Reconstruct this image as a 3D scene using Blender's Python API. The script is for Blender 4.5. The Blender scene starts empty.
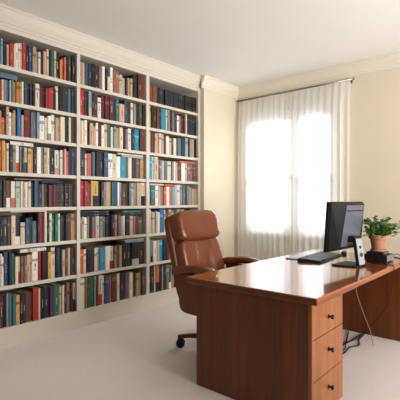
import bpy, bmesh, math, random
from mathutils import Vector, Matrix
R = math.radians
col = bpy.context.scene.collection
random.seed(11)

# ---------------------------------------------------------------- colour
def lin(c):
    c = c / 255.0
    return c / 12.92 if c <= 0.04045 else ((c + 0.055) / 1.055) ** 2.4
def rgb(r, g, b): return (lin(r), lin(g), lin(b), 1.0)

# ---------------------------------------------------------------- materials
def new_mat(name):
    m = bpy.data.materials.new(name); m.use_nodes = True
    nt = m.node_tree
    return m, nt, nt.nodes['Principled BSDF']
def noise_mat(name, c, rough=0.5, var=0.06, scale=20, bump=0.0, bscale=200, metal=0.0, coat=0.0, spec=0.5, stretch=(1, 1, 1)):
    """plain surface with a little procedural variation of tone and an optional fine bump"""
    m, nt, b = new_mat(name)
    N, K = nt.nodes.new, nt.links.new
    tc = N('ShaderNodeTexCoord'); mp = N('ShaderNodeMapping'); mp.inputs['Scale'].default_value = stretch
    K(tc.outputs['Object'], mp.inputs['Vector'])
    n = N('ShaderNodeTexNoise'); n.inputs['Scale'].default_value = scale; n.inputs['Detail'].default_value = 4
    K(mp.outputs['Vector'], n.inputs['Vector'])
    mix = N('ShaderNodeMix'); mix.data_type = 'RGBA'
    mix.inputs[6].default_value = tuple(max(0, v * (1 - var)) for v in c[:3]) + (1,)
    mix.inputs[7].default_value = tuple(min(1, v * (1 + var)) for v in c[:3]) + (1,)
    K(n.outputs['Fac'], mix.inputs[0]); K(mix.outputs[2], b.inputs['Base Color'])
    b.inputs['Roughness'].default_value = rough; b.inputs['Metallic'].default_value = metal
    b.inputs['Coat Weight'].default_value = coat; b.inputs['Specular IOR Level'].default_value = spec
    if bump:
        n2 = N('ShaderNodeTexNoise'); n2.inputs['Scale'].default_value = bscale; n2.inputs['Detail'].default_value = 3
        K(mp.outputs['Vector'], n2.inputs['Vector'])
        bp = N('ShaderNodeBump'); bp.inputs['Strength'].default_value = bump; bp.inputs['Distance'].default_value = 0.004
        K(n2.outputs['Fac'], bp.inputs['Height']); K(bp.outputs['Normal'], b.inputs['Normal'])
    return m
def wood_mat(name, dark, mid, light, axis='Z', rough=0.35, coat=0.3, coat_rough=0.12, scale=1.0):
    m, nt, b = new_mat(name)
    N, K = nt.nodes.new, nt.links.new
    tc = N('ShaderNodeTexCoord'); mp = N('ShaderNodeMapping')
    s = {'X': (0.6, 14, 14), 'Y': (14, 0.6, 14), 'Z': (14, 14, 0.6)}[axis]
    mp.inputs['Scale'].default_value = tuple(v * scale for v in s)
    K(tc.outputs['Object'], mp.inputs['Vector'])
    n = N('ShaderNodeTexNoise'); n.inputs['Scale'].default_value = 1.6; n.inputs['Detail'].default_value = 6; n.inputs['Distortion'].default_value = 0.35
    K(mp.outputs['Vector'], n.inputs['Vector'])
    n2 = N('ShaderNodeTexNoise'); n2.inputs['Scale'].default_value = 9; n2.inputs['Detail'].default_value = 3
    K(mp.outputs['Vector'], n2.inputs['Vector'])
    ad = N('ShaderNodeMath'); ad.operation = 'MULTIPLY_ADD'; ad.inputs[1].default_value = 0.35
    K(n2.outputs['Fac'], ad.inputs[0]); K(n.outputs['Fac'], ad.inputs[2])
    r = N('ShaderNodeValToRGB')
    r.color_ramp.elements[0].position = 0.48; r.color_ramp.elements[0].color = dark
    r.color_ramp.elements[1].position = 0.90; r.color_ramp.elements[1].color = light
    e = r.color_ramp.elements.new(0.68); e.color = mid
    K(ad.outputs[0], r.inputs['Fac']); K(r.outputs['Color'], b.inputs['Base Color'])
    b.inputs['Roughness'].default_value = rough
    b.inputs['Coat Weight'].default_value = coat; b.inputs['Coat Roughness'].default_value = coat_rough
    return m

M = {}
M['shelf'] = noise_mat('painted_cream', rgb(212, 204, 191), 0.45, 0.02, 6)
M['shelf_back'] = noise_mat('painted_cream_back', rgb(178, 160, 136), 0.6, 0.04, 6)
M['wall'] = noise_mat('wall_paint', rgb(219, 207, 186), 0.85, 0.025, 2.5, 0.08, 300)
M['trim'] = noise_mat('trim_paint', rgb(214, 206, 192), 0.6, 0.02, 5)
M['cornice'] = noise_mat('cornice_paint', rgb(226, 217, 200), 0.7, 0.02, 5)
M['ceiling'] = noise_mat('ceiling_paint', rgb(244, 241, 238), 0.9, 0.015, 3)
M['carpet'] = noise_mat('carpet_pile', rgb(234, 225, 219), 0.98, 0.07, 60, 0.5, 420, spec=0.1)
M['window'] = noise_mat('window_paint', rgb(235, 232, 226), 0.4, 0.02, 6)
M['panel'] = wood_mat('desk_veneer_shaded', rgb(88, 44, 14), rgb(104, 53, 18), rgb(118, 62, 24), 'Z', 0.42, 0.15, 0.25)  # darker copy of the drawer veneer, shade on the panels put into its colour
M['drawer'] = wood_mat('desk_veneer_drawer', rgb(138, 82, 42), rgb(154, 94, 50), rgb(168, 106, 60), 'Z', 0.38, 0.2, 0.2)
M['top'] = wood_mat('desk_veneer_top', rgb(136, 70, 22), rgb(158, 84, 28), rgb(176, 98, 38), 'Y', 0.24, 1.0, 0.06)
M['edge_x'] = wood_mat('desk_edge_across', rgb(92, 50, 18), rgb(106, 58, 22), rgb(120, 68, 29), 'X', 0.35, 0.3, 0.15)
M['emblem'] = noise_mat('faint_emblem', rgb(86, 92, 104), 0.3, 0.05, 20)
M['monitor_back'] = noise_mat('monitor_back_sheen', rgb(90, 95, 104), 0.34, 0.05, 6, coat=0.3)  # paler than the case: reflected light put into the cover's colour
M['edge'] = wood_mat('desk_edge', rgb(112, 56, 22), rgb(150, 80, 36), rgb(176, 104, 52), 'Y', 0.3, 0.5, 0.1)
M['leather'] = noise_mat('brown_leather', rgb(118, 66, 38), 0.27, 0.14, 7, 0.12, 260, spec=0.5)
M['leather_dark'] = noise_mat('brown_leather_side', rgb(110, 60, 33), 0.42, 0.16, 7, 0.12, 260)
M['legwood'] = wood_mat('chair_leg_wood', rgb(52, 22, 10), rgb(74, 34, 16), rgb(96, 48, 24), 'X', 0.4)
M['black'] = noise_mat('black_plastic', rgb(24, 24, 26), 0.4, 0.08, 30)
M['rubber'] = noise_mat('black_rubber', rgb(16, 16, 17), 0.6, 0.08, 30)
M['monitor'] = noise_mat('monitor_plastic', rgb(9, 9, 10), 0.45, 0.05, 12, 0.05, 900, spec=0.25)
M['screen'] = noise_mat('dark_screen', rgb(8, 8, 10), 0.12, 0.05, 5)
M['silver'] = noise_mat('silver_plastic', rgb(176, 180, 188), 0.35, 0.04, 12, metal=0.3)
M['steel'] = noise_mat('brushed_steel', rgb(150, 146, 138), 0.3, 0.06, 40, metal=1.0)
M['bronze'] = noise_mat('dark_bronze', rgb(58, 46, 38), 0.3, 0.1, 40, metal=0.8)
M['key'] = noise_mat('keycap', rgb(62, 63, 68), 0.35, 0.06, 60)
M['grey_pl'] = noise_mat('grey_plastic', rgb(120, 122, 128), 0.4, 0.05, 20)
M['tablet'] = noise_mat('pale_grey_surface', rgb(208, 211, 215), 0.3, 0.03, 10)
M['terracotta'] = noise_mat('terracotta', rgb(178, 130, 102), 0.75, 0.12, 18, 0.15, 150)
M['soil'] = noise_mat('potting_soil', rgb(52, 36, 26), 0.95, 0.35, 90, 0.6, 160)
M['leaf'] = noise_mat('leaf_green', rgb(84, 124, 40), 0.45, 0.45, 14)
M['stem'] = noise_mat('leaf_stem', rgb(112, 126, 58), 0.6, 0.15, 40)
M['cable'] = noise_mat('black_cable', rgb(22, 20, 20), 0.5, 0.1, 30)
M['cable_grey'] = noise_mat('grey_cable', rgb(150, 128, 112), 0.5, 0.1, 30)
M['gap'] = noise_mat('dark_gap', rgb(46, 22, 10), 0.7, 0.1, 20)

def glass_mat():
    m, nt, b = new_mat('window_glass')
    N, K = nt.nodes.new, nt.links.new
    t = N('ShaderNodeBsdfTransparent'); t.inputs['Color'].default_value = (0.97, 0.98, 0.98, 1)
    g = N('ShaderNodeBsdfGlossy'); g.inputs['Roughness'].default_value = 0.02
    f = N('ShaderNodeFresnel'); f.inputs['IOR'].default_value = 1.45
    mx = N('ShaderNodeMixShader')
    K(f.outputs['Fac'], mx.inputs[0]); K(t.outputs[0], mx.inputs[1]); K(g.outputs[0], mx.inputs[2])
    K(mx.outputs[0], nt.nodes['Material Output'].inputs['Surface'])
    return m
M['glass'] = glass_mat()
def sheer_mat():
    m, nt, b = new_mat('sheer_voile')
    N, K = nt.nodes.new, nt.links.new
    t = N('ShaderNodeBsdfTransparent'); t.inputs['Color'].default_value = (1, 0.995, 0.985, 1)
    tl = N('ShaderNodeBsdfTranslucent'); tl.inputs['Color'].default_value = (0.95, 0.96, 0.96, 1)
    d = N('ShaderNodeBsdfDiffuse'); d.inputs['Color'].default_value = (0.96, 0.96, 0.95, 1)
    m1 = N('ShaderNodeMixShader'); m1.inputs[0].default_value = 0.45
    m2 = N('ShaderNodeMixShader')
    tc = N('ShaderNodeTexCoord'); mp = N('ShaderNodeMapping'); mp.inputs['Scale'].default_value = (60, 1, 3)
    n = N('ShaderNodeTexNoise'); n.inputs['Scale'].default_value = 3
    mr = N('ShaderNodeMapRange'); mr.inputs['To Min'].default_value = 0.64; mr.inputs['To Max'].default_value = 0.76
    K(tc.outputs['Object'], mp.inputs['Vector']); K(mp.outputs['Vector'], n.inputs['Vector']); K(n.outputs['Fac'], mr.inputs['Value'])
    K(tl.outputs[0], m1.inputs[1]); K(d.outputs[0], m1.inputs[2])
    K(mr.outputs['Result'], m2.inputs[0]); K(t.outputs[0], m2.inputs[1]); K(m1.outputs[0], m2.inputs[2])
    K(m2.outputs[0], nt.nodes['Material Output'].inputs['Surface'])
    return m
M['sheer'] = sheer_mat()
def book_mat():
    m, nt, b = new_mat('book_cloth_and_paper')
    N, K = nt.nodes.new, nt.links.new
    a = N('ShaderNodeAttribute'); a.attribute_name = 'book_colour'
    tc = N('ShaderNodeTexCoord')
    n = N('ShaderNodeTexNoise'); n.inputs['Scale'].default_value = 45; n.inputs['Detail'].default_value = 3
    K(tc.outputs['Object'], n.inputs['Vector'])
    mr = N('ShaderNodeMapRange'); mr.inputs['To Min'].default_value = 0.78; mr.inputs['To Max'].default_value = 1.18
    K(n.outputs['Fac'], mr.inputs['Value'])
    mx = N('ShaderNodeVectorMath'); mx.operation = 'SCALE'
    K(a.outputs['Color'], mx.inputs[0]); K(mr.outputs['Result'], mx.inputs['Scale'])
    K(mx.outputs['Vector'], b.inputs['Base Color'])
    b.inputs['Roughness'].default_value = 0.48
    return m
M['book'] = book_mat()

# ---------------------------------------------------------------- mesh helpers
def link(name, me, mat, parent=None, loc=(0, 0, 0), rot=None, smooth=False):
    o = bpy.data.objects.new(name, me); col.objects.link(o)
    for m in (mat if isinstance(mat, (list, tuple)) else [mat]):
        if m: me.materials.append(m)
    if smooth:
        for p in me.polygons: p.use_smooth = True
    o.location = loc
    if rot: o.rotation_euler = rot
    if parent: o.parent = parent
    return o
def finish(name, bm, mat, parent=None, loc=(0, 0, 0), rot=None, smooth=False):
    bmesh.ops.recalc_face_normals(bm, faces=bm.faces)
    me = bpy.data.meshes.new(name); bm.to_mesh(me); bm.free()
    return link(name, me, mat, parent, loc, rot, smooth)
def thing(name, label, cat, loc=(0, 0, 0), rotz=0, group=None):
    o = bpy.data.objects.new(name, None); col.objects.link(o); o.empty_display_size = 0.1
    o.location = loc; o.rotation_euler = (0, 0, rotz)
    return tag(o, label, cat, group)
def tag(o, label, cat, group=None, kind=None):
    o['label'] = label; o['category'] = cat
    if group: o['group'] = group
    if kind: o['kind'] = kind
    return o
def structure(o, label=None):
    o['kind'] = 'structure'
    if label: o['label'] = label
    return o
def box(bm, x0, x1, y0, y1, z0, z1, bev=0.0, seg=2, mat=Matrix()):
    t = bmesh.new()
    v = [t.verts.new((x, y, z)) for x in (x0, x1) for y in (y0, y1) for z in (z0, z1)]
    for f in ((0, 1, 3, 2), (4, 6, 7, 5), (0, 4, 5, 1), (2, 3, 7, 6), (0, 2, 6, 4), (1, 5, 7, 3)):
        t.faces.new([v[i] for i in f])
    bmesh.ops.recalc_face_normals(t, faces=t.faces)
    if bev:
        bmesh.ops.bevel(t, geom=list(t.edges), offset=bev, segments=seg, profile=0.5, affect='EDGES')
    merge(bm, t, mat)
def merge(bm, t, mat=Matrix()):
    mp = {}
    for v in t.verts: mp[v] = bm.verts.new(mat @ v.co)
    for f in t.faces:
        try:
            g = bm.faces.new([mp[v] for v in f.verts]); g.smooth = f.smooth
        except ValueError: pass
    t.free()
def boxes(name, lst, mat, parent=None, bev=0.0, loc=(0, 0, 0), rot=None):
    bm = bmesh.new()
    for b in lst: box(bm, *b, bev=bev)
    return finish(name, bm, mat, parent, loc, rot)
def lathe(bm, prof, n=32, mat=Matrix(), cap=True):
    """profile of (r, z) revolved about Z"""
    rings = []
    for r, z in prof:
        rings.append([bm.verts.new(mat @ Vector((r * math.cos(2 * math.pi * k / n), r * math.sin(2 * math.pi * k / n), z))) for k in range(n)])
    for a, b in zip(rings, rings[1:]):
        for k in range(n):
            bm.faces.new((a[k], a[(k + 1) % n], b[(k + 1) % n], b[k])).smooth = True
    if cap:
        bm.faces.new(rings[0][::-1]); bm.faces.new(rings[-1])
def spline(pts, n=10):
    """Catmull-Rom through points"""
    P = [Vector(p) for p in pts]; P = [P[0] * 2 - P[1]] + P + [P[-1] * 2 - P[-2]]
    out = []
    for i in range(1, len(P) - 2):
        a, b, c, d = P[i - 1:i + 3]
        for k in range(n):
            t = k / n
            out.append(0.5 * ((2 * b) + (c - a) * t + (2 * a - 5 * b + 4 * c - d) * t * t + (3 * b - a - 3 * c + d) * t ** 3))
    out.append(P[-2]); return out
def tube(bm, path, r, n=8, taper=None):
    rings = []
    up = Vector((0.13, 0.31, 0.94))
    for i, p in enumerate(path):
        d = (path[min(i + 1, len(path) - 1)] - path[max(i - 1, 0)]).normalized()
        s = d.cross(up)
        if s.length < 1e-4: s = d.cross(Vector((1, 0, 0)))
        s.normalize(); t = s.cross(d)
        rr = r if taper is None else r * (1 + (taper - 1) * i / (len(path) - 1))
        rings.append([bm.verts.new(p + (s * math.cos(2 * math.pi * k / n) + t * math.sin(2 * math.pi * k / n)) * rr) for k in range(n)])
    for a, b in zip(rings, rings[1:]):
        for k in range(n): bm.faces.new((a[k], a[(k + 1) % n], b[(k + 1) % n], b[k])).smooth = True
    bm.faces.new(rings[0][::-1]); bm.faces.new(rings[-1])
def prism(bm, outline, z0, z1, axis='Y', bev=0.0, seg=3):
    """outline of (a, b) points extruded along axis between z0 and z1"""
    t = bmesh.new()
    def P(a, b, c): return {'Y': (a, c, b), 'Z': (a, b, c), 'X': (c, a, b)}[axis]
    A = [t.verts.new(P(a, b, z0)) for a, b in outline]; B = [t.verts.new(P(a, b, z1)) for a, b in outline]
    fa = t.faces.new(A); fb = t.faces.new(B[::-1]); n = len(A)
    for k in range(n): t.faces.new((A[k], B[k], B[(k + 1) % n], A[(k + 1) % n]))
    bmesh.ops.recalc_face_normals(t, faces=t.faces)
    if bev:
        es = [e for e in t.edges if (fa in e.link_faces or fb in e.link_faces)]
        bmesh.ops.bevel(t, geom=es, offset=bev, segments=seg, profile=0.5, affect='EDGES')
    merge(bm, t)
def superell(sx, sy, sz, e1=0.35, e2=0.35, n=64, m=40, fn=None):
    """soft cushion block with half sizes sx, sy, sz; fn may move each vertex"""
    bm = bmesh.new()
    def pw(v, e): return math.copysign(abs(v) ** e, v)
    rows = []
    for j in range(1, m):
        ph = -math.pi / 2 + math.pi * j / m
        row = []
        for i in range(n):
            th = 2 * math.pi * i / n
            p = Vector((sx * pw(math.cos(ph), e1) * pw(math.cos(th), e2), sy * pw(math.cos(ph), e1) * pw(math.sin(th), e2), sz * pw(math.sin(ph), e1)))
            row.append(bm.verts.new(fn(p) if fn else p))
        rows.append(row)
    lo = bm.verts.new(fn(Vector((0, 0, -sz))) if fn else (0, 0, -sz)); hi = bm.verts.new(fn(Vector((0, 0, sz))) if fn else (0, 0, sz))
    for a, b in zip(rows, rows[1:]):
        for i in range(n): bm.faces.new((a[i], a[(i + 1) % n], b[(i + 1) % n], b[i])).smooth = True
    for i in range(n):
        bm.faces.new((lo, rows[0][(i + 1) % n], rows[0][i])).smooth = True
        bm.faces.new((hi, rows[-1][i], rows[-1][(i + 1) % n])).smooth = True
    return bm
BOOK_ROWS = {
 'L1': '13450 348 231 white; 13798 348 220 white; 14146 348 231 brown; 14494 348 214 navy; 14842 348 202 brown; 15190 204 226 lightblue; 15393 361 216 black; 15754 261 201 beige; 16015 388 218 red; 16404 143 220 cream; 16547 252 232 white; 16799 236 240 cream; 17035 147 248 beige; 17182 352 257 red; 17534 282 244 navy; 17815 285 245 blue; 18100 346 243 tan; 18447 195 212 lightblue; 18641 255 209 cream; 18896 298 227 darkbrown; 19194 342 232 pink; 19536 203 262 cream; 19739 246 255 black; 19985 269 257 teal; 20254 251 265 beige; 20506 424 262 black; 20930 215 198 gold; 21144 173 224 orange; 21317 218 230 salmon; 21535 397 259 black; 21932 313 262 olive; 22245 385 266 black',
 'L2': '13450 348 230 maroon; 13798 348 246 cream; 14146 348 231 brown; 14494 348 204 white; 14842 348 208 navy; 15190 170 187 crimson; 15359 171 190 cream; 15530 224 192 grey; 15754 209 196 slate; 15963 193 194 lightblue; 16156 195 205 slate; 16350 268 193 ochre; 16618 271 197 ochre; 16889 274 199 ochre; 17163 184 211 white; 17348 242 200 blue; 17590 282 203 black; 17872 228 208 charcoal; 18100 250 207 black; 18350 448 218 cream; 18798 277 189 maroon; 19074 320 194 black; 19394 243 198 crimson; 19637 286 205 red; 19923 289 215 red; 20213 293 206 black; 20506 339 242 white; 20844 365 244 black; 21209 326 249 charcoal; 21535 330 248 navy; 21866 335 245 slate; 22200 430 241 navy',
 'L3': '13450 348 235 brown; 13798 348 233 maroon; 14146 348 225 navy; 14494 348 232 navy; 14842 348 223 cream; 15190 170 212 tan; 15359 308 156 orange; 15668 278 252 beige; 15945 316 210 white; 16262 106 205 beige; 16368 214 235 tan; 16582 108 222 black; 16690 363 255 brightblue; 17053 257 202 pink; 17311 373 253 darkred; 17684 283 255 brown; 17967 248 243 mauve; 18215 328 248 slate; 18544 294 251 lightblue; 18837 497 227 white; 19334 303 213 cream; 19637 369 235 white/grey; 20006 395 251 white; 20401 231 231 beige; 20632 362 232 tan; 20994 498 249 cream; 21492 374 255 navy; 21866 245 255 cream; 22110 520 255 darkbrown',
 'L4': '13450 348 208 cream; 13798 348 226 navy; 14146 348 206 brown; 14494 348 215 tan; 14842 348 229 cream; 15190 136 271 orange; 15325 291 275 gold; 15616 173 262 ochre; 15789 209 257 cream; 15998 264 245 navy; 16262 321 245 grey; 16582 361 246 white/orange; 16944 146 238 grey; 17090 258 224 charcoal; 17348 279 232 white/blue; 17627 340 228 gold; 17967 287 224 tan; 18254 329 229 black; 18583 413 249 white; 18995 279 255 grey; 19274 302 253 beige; 19576 265 251 cream; 19841 517 242 black; 20359 528 238 white/pink; 20887 257 242 cream; 21144 216 246 grey; 21361 240 258 pink; 21601 331 241 salmon; 21932 380 273 navy; 22313 317 281 blue',
 'L5': '13450 348 245 navy; 13798 348 233 cream; 14146 348 245 maroon; 14494 348 201 white; 14842 348 240 maroon; 15190 274 243 black; 15464 278 240 darkbrown; 15742 405 239 brown/white; 16147 394 235 white/salmon; 16540 419 237 palegreen; 16959 221 239 cream; 17181 242 235 beige; 17423 283 235 white; 17706 286 240 cream; 17991 289 235 black/gold; 18281 430 250 blue; 18711 358 216 navy; 19069 302 220 taupe; 19371 367 221 black; 19738 456 212 maroon; 20194 422 218 maroon; 20616 429 225 black/gold; 21045 436 224 charcoal/gold; 21481 488 233 black/gold; 21969 543 231 charcoal/gold',
 'L6': '13450 348 210 navy; 13798 348 230 maroon; 14146 348 216 white; 14494 348 230 brown; 14842 348 249 cream; 15190 257 255 black; 15447 400 252 navy; 15847 300 256 brown; 16147 394 264 cream; 16540 474 260 black/white; 17015 446 199 cream; 17461 378 236 blue; 17839 345 244 black; 18184 429 205 slate; 18613 217 278 navy; 18830 380 290 crimson; 19472 301 229 black; 19773 264 276 cream; 20037 349 262 teal; 20385 354 264 green; 20739 274 271 white; 21013 492 255 black; 21505 326 258 navy; 21831 330 269 brown; 22161 469 265 tan',
 'L7': '13450 348 209 cream; 13798 348 202 navy; 14146 348 248 maroon; 14494 348 247 navy; 14842 348 234 brown; 15190 204 286 cream; 15393 171 256 white; 15564 381 299 blue; 15945 281 283 navy; 16226 267 276 teal; 16493 270 247 cream; 16762 273 244 beige/red; 17035 276 245 mauve; 17311 316 245 taupe; 17627 283 252 beige; 17910 248 248 tan; 18158 581 274 white; 18739 336 272 crimson; 19074 563 269 black; 19637 369 258 gold; 20006 458 296 cream; 20463 211 286 black; 20674 277 290 blue; 20951 258 261 charcoal; 21209 326 265 beige; 21535 330 272 brown; 21866 290 277 beige; 22155 475 275 charcoal',
 'L8': '13450 348 235 maroon; 13798 348 234 black; 14146 348 205 cream; 14494 348 240 black; 14842 348 224 tan; 15190 306 287 maroon; 15496 293 284 black; 15789 209 295 lightblue; 15998 264 283 slate; 16262 285 273 teal; 16547 361 268 gold; 16907 311 277 black; 17219 315 271 charcoal; 17534 624 267 brown; 18158 581 305 red; 18739 197 293 cream; 18936 338 281 black; 19274 567 292 navy; 19841 455 290 purple; 20296 591 298 green; 20887 257 275 pink; 21144 238 283 cream; 21383 262 278 maroon; 21645 332 298 mauve; 21977 336 287 darkbrown; 22313 317 288 beige/black',
 'M1': '23110 425 236 tan; 23535 287 239 beige; 23822 388 245 blue; 24210 418 249 charcoal; 24628 374 254 black; 25002 558 247 darkbrown; 25559 387 255 mauve; 25946 392 261 white; 26338 211 240 black; 26549 400 164 cream; 26949 351 272 white; 27300 466 252 taupe; 27766 361 244 orange; 28128 479 221 palegreen; 28607 487 200 beige; 29094 290 201 charcoal; 29384 352 213 tan; 29736 326 212 beige; 30062 390 264 black; 30452 426 269 charcoal; 30878 556 285 maroon; 31434 566 288 brown',
 'M2': '23110 354 265 red; 23464 310 269 red; 23774 387 264 charcoal; 24161 392 265 lightblue/beige; 24553 348 250 black; 24901 403 250 purple; 25304 460 224 white; 25765 520 247 maroon; 26285 530 257 maroon; 26815 540 256 maroon; 27355 467 252 navy; 27821 418 259 teal; 28240 739 212 peach; 28978 435 268 blue; 29413 411 252 charcoal; 29825 387 248 cream; 30212 362 244 grey; 30573 551 242 black; 31124 466 262 olive; 31590 410 260 black',
 'M3': '23110 259 249 tan; 23369 309 248 cream; 23678 337 255 white; 24015 292 246 black; 24308 444 236 peach; 24752 376 202 beige; 25127 330 249 white; 25457 308 244 maroon; 25765 389 230 white; 26154 528 253 peach; 26682 456 248 teal; 27138 326 233 cream; 27464 302 240 lightblue; 27766 473 233 tan; 28240 510 242 cream; 28749 345 228 black; 29094 466 237 mauve; 29559 503 251 white; 30062 451 244 charcoal; 30513 673 252 turquoise; 31186 405 255 maroon; 31590 410 255 brown',
 'M4': '23110 630 280 charcoal; 23740 296 233 cream; 24036 500 240 salmon; 24536 253 258 navy; 24789 333 261 slate; 25122 441 269 black; 25563 527 262 charcoal; 26090 564 269 blue; 26655 603 261 white; 27258 559 260 cream; 27817 598 239 white; 28415 698 239 turquoise; 29113 355 239 slate; 29469 541 239 cream; 30009 767 239 charcoal; 30776 469 235 taupe; 31245 572 234 tan',
 'M5': '23110 239 260 salmon; 23349 362 262 crimson; 23711 441 262 crimson; 24151 373 244 brown; 24524 226 272 gold; 24750 663 269 gold/black; 25413 363 262 black; 25777 342 261 charcoal; 26118 399 260 grey; 26517 596 267 peach; 27113 220 266 green; 27333 613 272 blue; 27945 283 267 white; 28228 429 261 grey; 28657 523 253 brown; 29180 383 268 charcoal; 29563 358 266 slate; 29921 515 266 beige; 30436 399 270 grey; 30835 624 272 beige; 31459 541 272 cream/black',
 'M6': '23110 315 227 taupe; 23425 294 232 beige; 23718 371 224 white; 24090 326 233 grey; 24415 304 227 black; 24719 333 229 grey/salmon; 25052 494 233 lightgrey; 25546 396 228 tan; 25942 401 226 teal; 26344 380 222 navy; 26723 384 233 black; 27108 502 240 charcoal; 27609 396 239 pink; 28005 373 232 mauve; 28378 348 226 lightgrey; 28726 322 226 white; 29048 655 229 charcoal; 29704 516 219 lightgrey; 30219 400 219 orange; 30620 468 220 olive; 31088 635 203 taupe',
 'M7': '23110 556 246 orange; 23666 344 245 white; 24010 449 242 black; 24459 456 241 charcoal; 24915 308 251 cream; 25223 337 251 beige; 25560 714 243 turquoise; 26273 595 255 white; 26868 551 249 white/crimson; 27419 364 249 grey; 27783 340 254 brown; 28122 430 248 tan; 28552 671 256 black; 29224 747 257 charcoal; 29971 1077 265 black/lightgrey; 31047 953 261 darkbrown',
 'M8': '23110 674 319 cream; 23784 245 325 taupe; 24028 247 324 maroon; 24275 576 320 green; 24851 305 319 grey; 25156 257 318 brown; 25413 521 324 cream/red; 25934 344 311 white; 26277 591 301 blue; 26868 273 306 salmon; 27141 721 302 brown; 27861 481 306 cream; 28342 575 299 charcoal; 28917 292 298 purple; 29209 384 300 mauve; 29593 358 299 white; 29951 302 285 beige; 30253 397 262 charcoal; 30650 527 268 tan; 31177 314 275 grey; 31491 509 280 brown',
 'R1': '32590 645 199 leather/gold; 33235 685 208 leather/gold; 33920 474 203 navy; 34394 481 207 charcoal; 34875 488 203 navy; 35363 495 207 charcoal; 35858 502 204 navy; 36360 509 206 charcoal; 36869 517 205 navy; 37386 525 207 charcoal; 37911 596 204 navy; 38507 542 194 black/gold; 39048 550 203 black/gold; 39598 558 199 black/gold; 40156 567 206 black/gold; 40723 678 208 black/gold',
 'R2': '32590 419 269 gold; 33009 425 262 black; 33434 593 263 darkbrown; 34027 411 267 brown; 34438 360 267 darkbrown; 34798 761 267 turquoise; 35558 286 269 cream; 35844 289 268 grey; 36133 438 264 navy; 36570 443 255 mauve; 37014 449 224 charcoal; 37463 455 226 white; 37917 461 231 grey; 38378 467 252 maroon; 38846 315 250 brown; 39160 318 269 cream; 39478 807 265 black; 40285 659 266 navy; 40944 536 268 black',
 'R3': '32590 419 252 peach; 33009 212 242 brown; 33221 320 236 black; 33541 215 233 beige; 33756 489 249 peach; 34245 386 253 cream; 34631 446 245 pink; 35077 481 242 charcoal; 35558 575 234 white; 36133 496 216 peach; 36629 384 223 brown; 37014 600 226 white; 37614 611 235 slate; 38224 842 253 black; 39066 572 253 lightblue; 39638 387 255 black; 40025 522 249 tan; 40547 397 251 beige; 40944 536 251 black',
 'R4': '32590 631 281 turquoise; 33221 213 278 cream; 33434 729 281 beige; 34163 274 252 grey; 34438 416 238 taupe; 34853 478 242 lightgrey; 35331 513 239 slate; 35844 726 244 cream; 36570 354 244 grey; 36924 478 247 white; 37402 363 235 pink; 37765 613 228 brown; 38378 687 239 white; 39066 413 238 pink; 39478 709 235 taupe; 40187 492 225 mauve; 40679 801 222 brown',
 'R5': '32590 366 245 mauve; 32956 746 245 teal; 33702 598 245 white; 34300 331 242 pink; 34631 446 231 grey; 35077 481 230 orange; 35558 575 235 white; 36133 496 237 salmon; 36629 474 239 lightblue; 37103 511 267 lightgrey; 37614 518 266 white; 38132 557 272 grey; 38689 630 271 slate; 39319 480 261 taupe; 39799 650 236 lightblue; 40449 495 222 beige; 40944 536 220 tan',
 'R6': '32590 419 290 peach; 33009 291 268 grey; 33300 455 258 lightgrey; 33756 325 267 beige; 34081 356 254 white; 34438 696 289 brightblue; 35133 283 280 peach; 35416 572 281 charcoal; 35988 523 285 beige; 36512 502 278 taupe; 37014 600 287 charcoal; 37614 611 287 grey; 38224 621 280 tan; 38846 633 281 black; 39478 807 267 brown; 40285 1195 276 taupe',
 'R7': '32590 498 281 lightblue; 33088 345 268 grey/black; 33434 593 260 cream; 34027 466 262 beige; 34493 585 262 turquoise; 35077 481 258 navy; 35558 430 245 maroon; 35988 523 250 taupe; 36512 651 254 slate; 37163 663 243 cream; 37826 739 251 black; 38565 691 238 brown; 39256 769 242 grey; 40025 786 233 navy; 40811 669 228 tan',
 'R8': '32590 472 322 black; 33062 479 325 charcoal; 33541 215 325 cream; 33756 544 322 orange/black; 34300 470 317 black; 34770 364 309 grey; 35133 425 315 charcoal; 35558 430 309 taupe; 35988 436 292 teal/white; 36424 739 293 tan; 37163 663 300 brown; 37826 739 302 navy; 38565 754 290 cream; 39319 836 288 maroon; 40155 789 286 slate; 40944 536 271 black',
}
LYING = [
 ('R5', 3.534, 3.683, 0.0312, 'orange', 0.2394),
 ('R5', 3.285, 3.512, 0.0249, 'lightgrey', 0.2457),
 ('R4', 3.803, 4.087, 0.0270, 'salmon', 0.2395),
 ('M7', 2.905, 3.175, 0.0231, 'lightblue', 0.2659),
 ('M7', 2.888, 3.188, 0.0189, 'lightgrey', 0.2896),
 ('M6', 2.865, 3.119, 0.0292, 'charcoal', 0.2298),
 ('M6', 2.859, 3.132, 0.0250, 'teal', 0.2596),
 ('M6', 2.337, 2.681, 0.0288, 'navy', 0.2341),
 ('M6', 2.337, 2.681, 0.0288, 'charcoal', 0.2634),
 ('M4', 2.854, 3.172, 0.0230, 'lightgrey', 0.2400),
 ('M4', 2.795, 3.172, 0.0166, 'cream', 0.2636),
 ('L7', 1.696, 1.947, 0.0337, 'white', 0.2749),
 ('L5', 1.907, 2.126, 0.0298, 'navy', 0.2251),
 ('L5', 1.641, 1.903, 0.0140, 'mauve', 0.2505),
 ('L4', 1.606, 1.818, 0.0329, 'white', 0.2467),
 ('L2', 1.519, 1.669, 0.0482, 'slate', 0.2053),
]
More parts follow.
